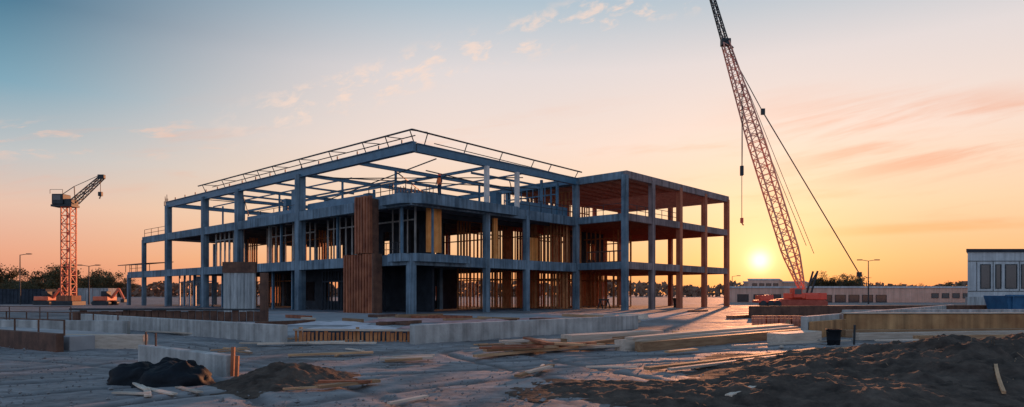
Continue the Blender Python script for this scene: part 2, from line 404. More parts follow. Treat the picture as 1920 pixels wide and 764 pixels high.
steel(W(.6,VE-.2,L3-.4), W(21.6,VE-.2,L3-.4), .35, .5)
for v_ in (8.5,17.3,30.2,39): steel(W(.6,v_,L3-.45), W(21.6,v_,L3-.45), .2, .34)
for (u0_,u1_,v_) in ((11,21.6,4.5),(.6,11,24),(.6,11,35),(11,21.6,13)): steel(W(u0_,v_,L3-.45), W(u1_,v_,L3-.45), .12, .2)
steel(W(11,.4,L3-.2), W(11,VE-.4,L3-.2), .2, .26)
for u_,a0_,a1_ in ((6,17,50),(16,.4,30)): steel(W(u_,a0_,L3-.12), W(u_,a1_,L3-.12), .1, .14, name="roof_purlin")
for v_ in (9,20,30,40): bbox(10.9,11.12,v_,v_+.22,L2,L3-.4,"steel_post",M_steel)
for u_ in (5,16):
    for v_ in (8.5,17.3,30.2,39,45): bbox(u_,u_+.17,v_-.08,v_+.09,L2,L3-.6,"steel_post",M_steel)
for v_ in (8.5,30.2): steel(W(5,v_,L2+2.6), W(16,v_,L2+2.6), .1, .16, name="tie_beam")
steel(W(5,8.5,L2+2.65), W(5,30,L2+2.65), .1, .16, name="tie_beam"); steel(W(16,8.5,L2+2.3), W(16,39,L2+2.3), .1, .16, name="tie_beam")
zr = L3+.85
mb = MB(); mb.bar(W(-.1,-.3,zr), W(-.1,40,zr), .11, .11); mb.bar(W(1.6,1.4,zr+.1), W(1.6,40,zr+.1), .07)
mb.bar(W(-.1,-.3,zr), W(22.3,-.3,zr-.3), .11, .11); mb.bar(W(4,1.8,zr-.1), W(22,1.8,zr-.4), .06)
v_ = 0
while v_ <= 40:
    mb.bar(W(.3,v_,L3), W(-.1,v_,zr), .06); mb.bar(W(-.1,v_,zr), W(1.6,v_+R.uniform(-.4,.4),zr+.1), .06); v_ += R.choice([3.2,4.4,5.2])
u_ = 1.5
while u_ < 22: mb.bar(W(u_,.1,L3), W(u_,-.3,zr-.3*u_/22), .06); u_ += R.choice([2.6,3.6,4.4])
part("eaves_rail", mb, M_dark)
for k in range(16): part("beam_cleat", MB().bar(W(.3,1.5+k*3.1,L3-.02), W(.3,1.5+k*3.1,L3+.35), .1), M_dark)
mb = MB()
for (a0,b0) in (((0.6,17.3,L3-.6),(16,.5,L3-1.8)),((3,.4,L3-.9),(11,30,L3-.7)),((.6,30.2,L3-.6),(11,50,L3-.9)),((12,.4,L3-1.6),(22,9,L3-1.1)),
                ((5,8.5,L3-.6),(22,20,L3-1.9)),((1,12,L3-1.4),(14,.5,L3-1.0)),((.6,39,L3-.8),(21,30,L3-1.5)),((2,.5,L3-2.0),(20,6,L3-1.2))):
    mb.bar(W(*a0), W(*b0), .08)
part("roof_bracing", mb, M_dark)

# stud walls
def studs(u0,v0,u1,v1,z0,z1,step=.5,sw=.09,skip=(),name="stud_wall",mat=M_stud,depth=.2,noggin=True):
    L_ = math.hypot(u1-u0, v1-v0); n = int(L_/step); du, dv = (u1-u0)/L_, (v1-v0)/L_; mb = MB()
    for i in range(n+1):
        f = i/n*L_
        if any(s0 < f < s1 for s0, s1 in skip): continue
        p = W(u0+du*f, v0+dv*f, z0+.1); mb.bar(p, p+Vector((0,0,z1-z0-.2)), sw*R.uniform(.7,1.6), depth)
    mb.bar(W(u0,v0,z0+.06), W(u1,v1,z0+.06), depth, .12); mb.bar(W(u0,v0,z1-.06), W(u1,v1,z1-.06), depth, .12)
    if noggin:
        zc = z0+(z1-z0)*.72; mb.bar(W(u0,v0,zc), W(u1,v1,zc), depth*.8, .12)
    part(name, mb, mat)
for z0, z1 in ((0,L1-.35),(L1,L2-.35)):
    studs(21.5,1,21.5,10,z0,z1,.42,.18,skip=((3,4.0),))
    studs(21.5,10.6,21.5,30,z0,z1,.6,.16,skip=((6,8),(14,15.4)))
    studs(23,WB-.7,41,WB-.7,z0,z1,.42,.18,skip=((5,6.3),(9,10)))
    studs(13,8.5,21,8.5,z0,z1,.42,.16,skip=((2,3.2),))
    studs(8,24,8,44,z0,z1,.6,.12,skip=((3,5),(9,11),(15,17)))
    studs(24.5,1.5,24.5,9,z0,z1,.5,.14,skip=((2,3.2),))
    studs(30,-1,30,9,z0,z1,.6,.14,skip=((2,3.2),(6,8)))
    studs(37,3,37,9.3,z0,z1,.6,.14,skip=((2,3.2),))
studs(22.9,-5,22.9,-.6,L1,L1+1.2,.5,.06,mat=M_rusty,noggin=False)
studs(24.5,2,24.5,9,L2,L3-.8,.5,.13); studs(25,WB-.7,37,WB-.7,L2,L3-.8,.5,.15,skip=((3,4.5),(8,9.5)))
studs(2.6,2.6,2.6,16,L1,L2-.4,1.0,.11,mat=M_concwarm,skip=((4,6),)); studs(3,19,3,29,L1,L2-.4,1.0,.11,mat=M_concwarm,skip=((4,6),))
studs(14,20,14,48,L2,L3-.7,1.6,.1,mat=M_steel,noggin=False,skip=((8,14),))
studs(20.5,1.5,20.5,9,L2,L3-.8,.8,.12,mat=M_steel)
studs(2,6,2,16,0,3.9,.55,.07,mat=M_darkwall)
studs(1.2,31,1.2,38,L1,L2-.4,1.1,.12,mat=M_concwarm); studs(1.6,40,1.6,50,0,L1-.4,1.5,.12,mat=M_steel)
def partition(u0,v0,u1,v1,z0,z1,openings=(),th=.2,mat=M_darkwall,name="partition_wall"):
    L_ = math.hypot(u1-u0, v1-v0); du, dv = (u1-u0)/L_, (v1-v0)/L_; mb = MB()
    F = lambda x,y,z: W(u0+du*x-dv*y, v0+dv*x+du*y, z)
    cur = 0
    for (o0,o1,s,h) in openings:
        mb.box(cur,o0,0,th,z0,z1,F)
        if s > 0: mb.box(o0,o1,0,th,z0,z0+s,F)
        if z0+h < z1: mb.box(o0,o1,0,th,z0+h,z1,F)
        cur = o1
    mb.box(cur,L_,0,th,z0,z1,F)
    part(name, mb, mat)
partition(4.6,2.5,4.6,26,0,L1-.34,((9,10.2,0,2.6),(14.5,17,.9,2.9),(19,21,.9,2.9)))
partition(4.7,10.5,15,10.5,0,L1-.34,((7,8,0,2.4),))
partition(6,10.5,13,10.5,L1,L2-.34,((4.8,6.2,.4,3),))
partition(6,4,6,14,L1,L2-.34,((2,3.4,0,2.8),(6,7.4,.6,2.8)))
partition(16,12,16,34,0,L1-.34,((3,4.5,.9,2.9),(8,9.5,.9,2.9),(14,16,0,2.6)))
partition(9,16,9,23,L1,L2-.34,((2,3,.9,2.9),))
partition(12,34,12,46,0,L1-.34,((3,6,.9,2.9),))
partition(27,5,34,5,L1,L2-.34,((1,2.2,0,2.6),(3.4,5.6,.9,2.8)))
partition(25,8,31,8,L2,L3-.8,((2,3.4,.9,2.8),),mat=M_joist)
partition(.75,7,.75,16.5,L2,L2+.75,th=.08,mat=M_steel,name="parapet_panel"); partition(14,.8,21.3,.8,L2,L2+1.0,th=.08,mat=M_steel,name="parapet_panel")
partition(.75,18.5,.75,29,L2,L2+.5,th=.08,mat=M_steel,name="parapet_panel"); partition(10,12,20,12,L2,L2+1.6,((3,4,0,1.6),),th=.12,mat=M_steel,name="parapet_panel")
for v_, mt in ((20.5,M_concwarm),(23,M_steel),(25.5,M_concwarm),(6.5,M_steel),(9.5,M_concwarm),(12.5,M_steel)):
    bbox(1.4,1.6,v_,v_+.2,L1,L2-.33,"framing_post",mt)
for v_ in (20,24,34,36,44,47): bbox(1.0,1.2,v_,v_+.2,-.1,L1-.33,"framing_post",M_steel)
for u_ in (8.2,12.2): bbox(u_,u_+.35,-.35,.0,L2+.08,L3-.8,"wrapped_post",M_wrap)
for u_ in (17,19.5): bbox(u_,u_+.22,.7,.92,L2,L3-.8,"steel_post",M_steel)
bbox(2.7,4.3,1.2,1.35,L1+.3,L1+4.0,"plywood_sheet",M_glowply,label="orange plywood sheet standing on the floor, glow put into its colour",bevel=.01)
bbox(10.4,10.9,.9,1.1,L1,L2-.96,"plywood_sheet",M_glowply)
bbox(17.2,19.2,3.0,3.12,L1,L1+2.6,"plywood_sheet",M_glowply)
for u_,v_,a_,h_ in ((1.4,19.6,1.3,2.6),(1.4,22,.5,1.9),(3.4,27,1.8,1.2),(9,6.5,2.2,1.6),(13.5,10,1.6,2.0),(6,14,1,2.2),(17,4,1.2,1.5),(4,6.5,.8,1.5),(9,20,1.5,2.1),(15,5,.9,2.4)):
    bbox(u_,u_+.8,v_,v_+a_,L2-.01,L2+h_,"duct_unit",M_steel)
def rail(u0,v0,u1,v1,z,h=1.1,step=1.6,name="guard_rail",mat=M_dark):
    L_ = math.hypot(u1-u0, v1-v0); n = max(1,int(L_/step)); mb = MB()
    for i in range(n+1):
        f = i/n; p = W(u0+(u1-u0)*f, v0+(v1-v0)*f, z); mb.bar(p, p+Vector((0,0,h)), .06)
    for k in (.5,1): mb.bar(W(u0,v0,z+h*k), W(u1,v1,z+h*k), .05)
    part(name, mb, mat)
rail(13,.3,21.5,.3,L2); rail(.3,1,.3,6,L2,1.2); rail(.2,51,.2,58.6,L2,1.0,2.2); rail(.2,59.5,.2,64.6,L1,1.0,2.2)
rail(1.0,18,1.0,29.5,L2,1.0,2.5); rail(22.6,WF+.9,22.6,-.5,L2,1.1); rail(23,WF+.5,33,WF+.5,L2,1.0)
rail(1,2.5,1,5,L1,1.1,.5)
def rebar(p, q): part("rebar_starter", MB().bar(p, q, .055), M_rusty)
for k in range(14):
    p = W(2.5+(k % 7)*.4, 3+(k//7)*2.5, L2-.02); rebar(p, p+Vector((R.uniform(-.05,.05),0,R.uniform(1.0,1.9))))
for k in range(10):
    p = W(4+k*.35, 8, L2-.02); rebar(p, p+Vector((0,0,R.uniform(1.2,2.2))))
for k in range(5):
    p = W(.4, 50.8+k*.3, L3-.4); rebar(p, p+Vector((0,0,R.uniform(.6,1.7))))
mb = MB(); mb.bar(W(-.6,56,L1+1.0), W(-.6,67,L1+1.0), .1); mb.bar(W(3,56,L1+1.3), W(3,67,L1+1.3), .1)
for k in range(5): mb.bar(W(-.6,57+k*2.4,L1+1.0), W(3,57+k*2.4,L1+1.3), .1); mb.bar(W(.3,57+k*2.4,L1), W(.3,57+k*2.4,L1+1.0), .08)
part("canopy_frame", mb, M_dark)
def corrug(u0,u1,v,z0,z1,step=.2,depth=.09):
    mb = MB(); n = int((u1-u0)/step)
    F = lambda x,y,z: W(y, x, z)
    for i in range(n):
        o = depth if i % 2 else 0
        mb.box(u0+i*step, u0+(i+1)*step-.002, v-o, v+.25, z0+R.uniform(0,.03), z1-R.uniform(0,.1), F)
    return mb
part("cladding_panel", corrug(3.9,8.0,-.9,-.05,4.95), M_rust, label="rust-red corrugated cladding panel")
part("cladding_panel", corrug(4.1,6.4,-.95,4.97,9.75), M_rust, label="rust-red corrugated cladding panel")
bbox(-.64,.0,4.2,6.3,-.05,9.5,"cladding_backing",M_rusty)
part("cladding_return", MB().box(-.9,-.02,3.7,3.88,-.05,4.93,W), M_rusty)
bbox(-.3,UE-.2,.5,VE,.015,.05,"ground_slab",M_slab)
bbox(22.2,UE+.2,WF-.2,.45,.012,.055,"ground_slab",M_concwarm)

# ------------------------------------------------------------------ standing panel stack and post before the facade
e = empty("panel_stack", (-21.2,51,0), "grey board panels standing upright with brown capping", "building panels")
mb = MB()
for k in range(9): mb.box(-22.4+k*.27,-22.4+k*.27+.25,50.9-.03*(k % 2),51.2,0,3.25)
finish("board_panel", mb, M_gboard, parent=e); finish("capping", MB().box(-22.45,-19.9,50.82,51.25,3.26,4.1), M_rusty, parent=e)
finish("timber_post", MB().box(-13.0,-12.65,33.8,34.1,-.1,2.7), M_rusty, loc=(-12.8,34,0), label="brown timber post standing behind the low concrete wall", cat="post", bevel=.02)

# ------------------------------------------------------------------ low walls
def wall(p, q, th, h, mat, label, name="low_wall", cat="wall", bevel=.02, z0=-.12, group=None):
    mb = MB(); P = Vector((*p,0)); Q = Vector((*q,0)); d = (Q-P).normalized(); n = Vector((-d.y,d.x,0))*th; Z0 = Vector((0,0,z0)); Z1 = Vector((0,0,h))
    mb.hexa([P+Z0,Q+Z0,Q+n+Z0,P+n+Z0,P+Z1,Q+Z1,Q+n+Z1,P+n+Z1])
    return finish(name, mb, mat, loc=tuple(P), label=label, cat=cat, bevel=bevel, group=group)
wall((-21.9,33.3),(-7.5,21.2),.28,.6,M_concwarm,"long low grey cast concrete wall with pale end","concrete_wall")
wall((-3.06,20.7),(5.84,30.3),.28,.62,M_concwarm,"low grey concrete wall beside the timber pile","concrete_wall")
wall((10.6,23.5),(33.7,50),.25,.8,M_concwarm,"long low concrete wall running towards the site edge","concrete_wall")
wall((13.4,26.3),(31,26.9),.22,.8,M_ply,"ochre plywood formwork wall with flat top","formwork_wall")
wall((13.3,26.25),(31,26.85),.3,.06,M_woodpale,"pale timber capping lying on the formwork wall","timber_capping","timber",z0=.003)
bpy.data.objects["timber_capping"].location.z = .8
wall((10.75,23.4),(13.2,25.9),.16,.62,M_ply,"short ochre formwork panel against the concrete wall","formwork_wall")
wall((18,35.5),(34,37.5),.25,.75,M_concwarm,"low concrete wall inside the site edge","concrete_wall")
wall((16,44),(40,49),.25,.8,M_rusty,"brown shuttered wall in the far yard","shuttered_wall")
wall((-13.3,19.3),(-10.7,19.0),.25,.42,M_woodpale,"pale squared beam lying on the dirt","pale_beam","beam")
wall((-19.5,22.5),(-12.65,18.2),.2,.5,M_rusty,"brown shuttering panel of the trench edge","shuttering_panel")
wall((-19.2,22.8),(-12.55,18.6),1.6,.4,M_pad,"thick grey concrete ledge behind brown shuttering","concrete_ledge","concrete ledge")
wall((-21,25.5),(-14.5,24.7),.2,.6,M_concwarm,"short grey concrete wall at the trench","concrete_wall")
e = empty("kerb_block", (-7.2,13.9,0), "grey concrete kerb block with red end posts", "concrete block")
P = Vector((-8.73,15.3,0)); Q = Vector((-5.5,12.6,0)); d = (Q-P).normalized(); n = Vector((-d.y,d.x,0))
mb = MB(); a3 = [P,Q,Q+n*.22,P+n*.22]; mb.hexa([p+Vector((0,0,-.1)) for p in a3]+[p+Vector((0,0,.42)) for p in a3])
finish("block", mb, M_concwarm, parent=e, bevel=.02)
for k in (0,.16): finish("end_post", MB().bar(Q+d*(.06+k)+n*.1+Vector((0,0,-.1)), Q+d*(.06+k)+n*.1+Vector((.02,0,.58-k)), .06), M_rust, parent=e)
for k in (.2,.75): finish("steel_pin", MB().bar(P+d*k+n*.1+Vector((0,0,.3)), P+d*k+n*.1+Vector((0,0,.72)), .03), M_rusty, parent=e)

def site_rail(p, q, h, n, label):
    p = Vector((*p,0)); q = Vector((*q,0)); e = empty("site_railing", tuple(p), label, "railing", "steel railings round the trench")
    for i in range(n+1):
        x = p.lerp(q, i/n); finish("post", MB().bar(x-Vector((0,0,.1)), x+Vector((0,0,h)), .035), M_rusty, parent=e)
    for k in (.97,): finish("rail", MB().bar(p+Vector((0,0,h*k)), q+Vector((0,0,h*k+.02)), .035), M_rusty, parent=e)
site_rail((-19.5,22.9),(-12.9,18.9),.85,5,"rusty steel railing above the brown shuttering")
site_rail((-24,30),(-15.5,25.8),.85,6,"rusty steel railing along the trench")
site_rail((-34,36),(-23,34.2),.95,6,"rusty steel railing near the building")
e = empty("timber_barrier", (-20,38,0), "dark timber barrier with close boards", "barrier")
mb = MB()
for k in range(26):
    mb.box(-25.2+k*.42,-25.2+k*.42+.36,37.6-.12*(k*.42)*.2,37.7-.12*(k*.42)*.2,0,.62+R.uniform(-.04,.06))
finish("boards", mb, M_rusty, parent=e); finish("top_rail", MB().bar((-25.3,37.5,.74),(-14.2,37.3,.72),.1), M_dark, parent=e)
e = empty("timber_crib", (-5.3,22,0), "low timber crib of upright boards between concrete walls", "timber frame")
mb = MB()
for k in range(30):
    x = -7.2+k*.138; mb.box(x,x+R.uniform(.05,.11),21.75,21.8,-.05,.36+R.uniform(-.05,.05))
finish("boards", mb, M_stud, parent=e)
finish("top_board", MB().bar((-7.25,21.78,.42),(-3.1,21.7,.4),.14,.06), M_woodpale, parent=e)
for x in (-7.1,-5.2,-3.3): finish("leg", MB().box(x,x+.1,21.82,21.92,-.1,.5), M_wood, parent=e)
finish("back_board", MB().box(-7.2,-3.2,22.6,22.65,-.1,.35), M_darkwall, parent=e)

pd = [(-11,26),(-3.5,22.6),(3.6,30.6),(10.5,44),(16,56),(-8.4,50.8),(-22,62),(-30,50)]
finish("concrete_pad", MB().poly(pd, -.05, .035), M_pad, loc=(-5,35,0), kind="structure")
def sheet(cx, cy, rx, ry, seed, label, mat=M_membrane, h=.12):
    mb = MB(); n = 22
    for j in range(n+1):
        for i in range(n+1):
            x = (i/n-.5)*2; y = (j/n-.5)*2
            k = 1+.25*noise.noise(Vector((x*1.5+seed,y*1.5,seed)))
            z = .05+h*max(0,(noise.noise(Vector((x*2+seed,y*2.6,seed)))*.8+.45))*max(0,1-x**4)*max(0,1-y**4)
            mb.v.append((cx+x*rx*k, cy+y*ry*k, z))
    for j in range(n):
        for i in range(n): a_ = j*(n+1)+i; mb.f.append((a_,a_+1,a_+n+2,a_+n+1))
    finish("plastic_sheet", mb, mat, loc=(cx,cy,0), label=label, cat="plastic sheet", smooth=True, group="sheets lying on the concrete pad")
for k, (cx,cy,rx,ry) in enumerate(((-7,29,2.0,1.0),(-3,30.5,2.2,1.2),(-9.5,34,2.2,1.4),(-1.5,35.5,2.6,1.8),(-5.8,38,2.6,2.2),(2.2,39.5,2,2.2))):
    pk = k in (1,3,4,5)
    sheet(cx,cy,rx,ry,k*3+1,"crumpled dull pink sheet lying on the concrete pad" if pk else "crumpled pale sheet lying on the concrete pad", mat=M_pink if pk else M_membrane, h=.2)

# ------------------------------------------------------------------ loose timber
def plank(x, y, z, Ln, wd, h, yaw, pitch=0, mat=None, name="plank", label="loose brown timber plank lying on the dirt", group="loose timber planks", cat="plank"):
    mb = MB(); n = 6
    bend = R.uniform(-.012,.012)*Ln
    for i in range(n):
        x0 = -Ln/2+Ln*i/n
        b0 = bend*(1-(2*x0/Ln)**2)
        mb.v += [(x0,-wd/2+b0,0),(x0,wd/2+b0,0),(x0,wd/2+b0,h),(x0,-wd/2+b0,h)]
    mb.v += [(Ln/2,-wd/2,0),(Ln/2,wd/2,0),(Ln/2,wd/2,h),(Ln/2,-wd/2,h)]
    for i in range(n):
        a_ = i*4; c_ = a_+4
        for k in range(4): k2 = (k+1) % 4; mb.f.append((a_+k,c_+k,c_+k2,a_+k2))
    mb.f.append((0,1,2,3)); mb.f.append((n*4+3,n*4+2,n*4+1,n*4))
    ob = finish(name, mb, mat or M_wood, label=label, cat=cat, group=group)
    ob.location = (x,y,z); ob.rotation_euler = (R.uniform(-.03,.03), -pitch, yaw)
    return ob
def pl2(p, q, wd, h, z=.0, z2=None, **k):
    z2 = z if z2 is None else z2
    dx, dy = q[0]-p[0], q[1]-p[1]; Ln = math.hypot(dx,dy)
    return plank((p[0]+q[0])/2, (p[1]+q[1])/2, (z+z2)/2, Ln, wd, h, math.atan2(dy,dx), math.atan2(z2-z,Ln), **k)
TB = dict(name="timber_beam", label="long heavy squared timber beam on the dirt", group="long timber beams", cat="timber beam")
pl2((3.0,18.3),(11.2,26.0),.34,.32,.0,mat=M_woodpale,**TB); pl2((3.5,18.1),(11.4,25.3),.28,.28,.0,**TB)
pl2((3.3,18.5),(10.9,26.2),.3,.06,.33,mat=M_woodpale,**TB)
pl2((5.7,22.8),(12.0,29.0),.34,.3,.0,**TB); pl2((6.2,22.6),(11.9,28),.26,.3,.02,mat=M_woodpale,**TB)
pl2((8.6,21.4),(10.6,23.1),.6,.32,.0,mat=M_woodpale,name="timber_beam",label="short thick pale timber block on the dirt",group="long timber beams",cat="timber beam")
pl2((1.7,20.6),(5.2,23.4),.5,.26,.06,mat=M_woodpale,**TB); pl2((1.2,20.4),(5.6,23.0),.25,.2,.0,**TB)
pl2((12.2,24.2),(22,25.6),.34,.28,.0,**TB); pl2((12,22.9),(20,24.6),.3,.24,.0,mat=M_woodpale,**TB); pl2((13.5,21.9),(24,23.6),.3,.22,.0,**TB)
for (p,q,wd,h,z,z2) in (((-.9,16.2),(2.6,18.9),.24,.06,.04,.12),((-.7,16.9),(1.2,17.7),.3,.07,.12,.16),((-.5,17.4),(2.3,18.2),.25,.06,.18,.22),
        ((0,18.4),(1.9,17.2),.22,.06,.24,.24),((.1,17.1),(3.4,20.2),.2,.06,.08,.2),((-.3,17.9),(1.3,18.5),.35,.06,.28,.27),((.4,18.6),(1.0,16.9),.2,.06,.33,.29),
        ((-.8,16.5),(.8,17.1),.2,.05,.22,.2),((.2,19.5),(2.8,19.2),.2,.07,.04,.04),((1.2,18.2),(3,18.4),.25,.06,.06,.12),((-.2,19.8),(.5,20.4),.3,.2,.0,.0)):
    pl2(p,q,wd,h,z,z2,group="timber board pile",label="brown board in a loose timber pile",mat=R.choice([M_wood,M_wood,M_woodpale,M_rust]))
pl2((2.75,13.4),(8.3,17.8),.16,.06,.05,.09); pl2((3.2,13.3),(7.2,16.6),.12,.05,.05,.07,mat=M_woodpale); pl2((6.0,16.4),(9.6,18.4),.2,.06,.05,.07)
pl2((.1,12.3),(.85,14.0),.13,.05,.04,.06); pl2((.3,12.6),(.8,13.6),.1,.04,.08,.08,mat=M_woodpale)
pl2((-3.2,10.8),(-2.35,11.5),.2,.05,.05,.06); pl2((-3.3,11.2),(-2.4,11.2),.12,.04,.09,.09,mat=M_rust); pl2((-3.7,10.6),(-3.1,10.9),.1,.03,.05,.05)
pl2((-1.75,9.35),(-1.3,9.95),.1,.03,.03,.04,mat=M_woodpale); pl2((3.1,9.4),(3.75,10.1),.1,.04,.12,.16,mat=M_woodpale)
for (p,q) in (((-6.6,11.5),(-5.9,10.6)),((-6.1,10.9),(-5.2,10.1)),((-5.9,10.6),(-5.5,9.9)),((-6.3,10.4),(-5.6,10.1)),((-5.6,11.0),(-4.9,10.3))):
    pl2(p,q,.1,.025,.03,.05,mat=M_woodpale)
for (p,q) in (((-3.1,15.4),(-1.9,15.7)),((-2.9,15.9),(-1.9,16.1)),((-2.9,15.0),(-2.1,15.3)),((4.1,17.3),(5.0,17.9)),((-.1,21.2),(1.1,22)),((-8.5,20.5),(-6.3,20.2)),((-7.8,20.1),(-5.3,20.8)),((-6.4,20.4),(-4.2,20.3)),((12,21.6),(17,22.6)),((13,20.8),(19,22.2)),((11,19),(13,19.9)),
              ((-15,27),(-11,24.5)),((-14.4,27.4),(-10.4,24.9)),((-13.8,28),(-10,25.4)),((-19,31.8),(-13,28.5)),((6.5,19.3),(11,21.4)),((-1,19.6),(1.6,20.6)),((-5.6,16.4),(-3.6,17.0))):
    pl2(p,q,R.uniform(.12,.22),.05,.05,.07,mat=R.choice([M_wood,M_woodpale]))
for k in range(26):
    x = R.uniform(-9,12); y = R.uniform(12,23); an = R.uniform(0,3); l_n = R.uniform(.3,1.1)
    pl2((x,y),(x+math.cos(an)*l_n,y+math.sin(an)*l_n),R.uniform(.05,.1),.03,.04,.04,mat=R.choice([M_wood,M_woodpale]))
for k in range(26):
    x = R.uniform(-13,9); y = R.uniform(31,47)
    if y < 22.6+ (x+3.5)*1.15: continue
    an = R.choice([.8,2.3])+R.uniform(-.3,.3); l_n = R.uniform(1.5,4)
    pl2((x,y),(x+math.cos(an)*l_n,y+math.sin(an)*l_n),R.uniform(.15,.5),R.uniform(.08,.3),.05,.05,mat=R.choice([M_wood,M_woodpale,M_rusty,M_rust]),label="timber lying on the concrete pad",group="timber on the pad")
for k in range(24):
    x = R.uniform(12,34); y = R.uniform(30,60); an = R.uniform(-.4,1.2); l_n = R.uniform(2,6)
    pl2((x,y),(x+math.cos(an)*l_n,y+math.sin(an)*l_n),R.uniform(.2,.7),R.uniform(.1,.5),.0,.0,mat=R.choice([M_wood,M_rusty,M_woodpale,M_rust]),label="timber stacked in the site yard",group="timber in the yard")

for k in range(9):
    x = 11.9+ (k % 5)*.62; z = 0 if k < 5 else .28
    mb = MB()
    for i in range(3):
        for j in range(2): mb.box(x+i*.19,x+i*.19+.17,32.2,32.6,z+j*.135-.02*(1-j),z+j*.135+.12)
    finish("block_pallet", mb, M_brick, loc=(x,32.4,z), label="small stack of reddish clay blocks beside formwork", cat="blocks", group="stacks of clay blocks")

def drum(x, y, r, h, mat, label, cat="bucket", name="bucket", group=None):
    e = empty(name, (x,y,0), label, cat, group); mb = MB(); n = 24
    prof = [(r*.82,0),(r*.9,h*.3),(r*.93,h*.32),(r*.9,h*.34),(r*.97,h*.9),(r*1.05,h*.92),(r*1.05,h),(r*.95,h),(r*.8,h*.12)]
    for (rr_,z) in prof:
        for k in range(n): a_ = 2*math.pi*k/n; mb.v.append((x+rr_*math.cos(a_), y+rr_*math.sin(a_), z))
    for i in range(len(prof)-1):
        for k in range(n): k2 = (k+1) % n; mb.f.append((i*n+k,i*n+k2,(i+1)*n+k2,(i+1)*n+k))
    mb.f.append(tuple((len(prof)-1)*n+k for k in range(n)))
    finish("body", mb, mat, parent=e, smooth=True)
    hb = MB()
    for k in range(10):
        a_ = math.pi*k/10; a2 = math.pi*(k+1)/10
        hb.bar((x+r*1.06*math.cos(a_), y-r*.6*math.sin(a_), h*.93-r*.9*math.sin(a_)*.6),(x+r*1.06*math.cos(a2), y-r*.6*math.sin(a2), h*.93-r*.9*math.sin(a2)*.6),.012)
    finish("handle", hb, M_dark, parent=e)
drum(10.1,20.6,.22,.5,M_black,"black plastic bucket on the dirt by the timber")
drum(19.4,77.0,.5,1.15,M_dark,"dark drum standing before the building wing","drum","drum")
finish("marker_stake", MB().bar((10.95,21,-.1),(10.97,21,.62),.05), M_dark, loc=(10.95,21,0), label="dark stake driven in the dirt", cat="stake")

def bag(cx, cy, rx, ry, h, seed):
    mb = MB(); n = 48; m_ = 22
    for j in range(m_+1):
        ph = math.pi/2*j/m_
        for i in range(n):
            a_ = 2*math.pi*i/n; x = math.cos(a_)*math.cos(ph)**.8; y = math.sin(a_)*math.cos(ph)**.8; z = math.sin(ph)**1.1
            k = 1+.2*noise.noise(Vector((x*2.2+seed,y*2.2,z*2)))+.1*abs(noise.noise(Vector((x*5+seed,y*5,z*3))))
            mb.v.append((cx+x*rx*k, cy+y*ry*k, -.04+z*h*(k+.35*noise.noise(Vector((x*2.5,y*2.5,seed)))+.12*abs(noise.noise(Vector((x*7,y*7,seed)))))))
    for j in range(m_):
        for i in range(n): i2 = (i+1) % n; mb.f.append((j*n+i,j*n+i2,(j+1)*n+i2,(j+1)*n+i))
    finish("tarp_bundle", mb, M_black, loc=(cx,cy,0), label="crumpled black plastic bundle on the dirt by the kerb block", cat="plastic bundle", smooth=True, group="black plastic bundles")
bag(-6.7,12.0,.7,.5,.36,2); bag(-5.95,11.6,.65,.5,.38,5); bag(-6.4,12.4,.6,.4,.36,9)

# ------------------------------------------------------------------ soil mounds
def mound(cx, cy, rx, ry, h, seed, nx_=90, ny_=60, rough=.4, label="heap of dark loose soil"):
    mb = MB()
    for j in range(ny_+1):
        for i in range(nx_+1):
            x = (i/nx_-.5)*2; y = (j/ny_-.5)*2; wx = cx+x*rx; wy = cy+y*ry
            r2 = math.hypot(x,y)+.22*noise.noise(Vector((wx*.45,wy*.45,seed)))+.06*noise.noise(Vector((wx*2,wy*2,seed)))
            f = max(0, 1-r2)
            f = f*f*(3-2*f) if f < 1 else 1
            nn = noise.fractal(Vector((wx*.9,wy*.9,seed)), .8, 2.1, 6)
            z = h*f*1.15*(1+rough*nn)+.055*noise.fractal(Vector((wx*4,wy*4,seed)), .7, 2.1, 4)*min(1,f*6)
            mb.v.append((wx, wy, z if f > 0 else -.12))
    for j in range(ny_):
        for i in range(nx_): a_ = j*(nx_+1)+i; mb.f.append((a_,a_+1,a_+nx_+2,a_+nx_+1))
    return finish("soil_mound", mb, M_soil, loc=(cx,cy,0), label=label, cat="soil heap", smooth=True)
mound(10.4,13.0,7.4,5.4,.58,3,180,120,label="large heap of dark churned soil with twigs")
mound(5.0,10.4,5.4,2.3,.22,8,150,80,label="low spread of dark churned soil")
mound(-4.1,11.9,1.2,1.8,.26,12,80,80,label="small heap of dark soil by the kerb block")
mound(16,10.5,6,4,.6,21,120,90,label="heap of dark soil at the site edge")
mb = MB()
for k in range(520):
    an = R.uniform(0,6.28); rr_ = R.random()**.5
    x = 10+math.cos(an)*rr_*5; y = 13+math.sin(an)*rr_*4
    f = max(0,1-rr_); f = f*f*(3-2*f); z = f*.5
    if rr_ > .55 and R.random() < .5: continue
    l_n = R.uniform(.08,.3); dd = Vector((R.uniform(-1,1),R.uniform(-1,1),R.uniform(.1,.9))).normalized()*l_n
    mb.bar((x,y,z),(x+dd.x,y+dd.y,z+dd.z),.008)
finish("dry_twigs", mb, M_twig, kind="stuff")
pl2((7.2,9.6),(8.4,11.4),.05,.04,.14,.4,mat=M_wood,label="thin brown pole resting on the dark soil",group=None,name="wooden_pole",cat="pole")
mb = MB()
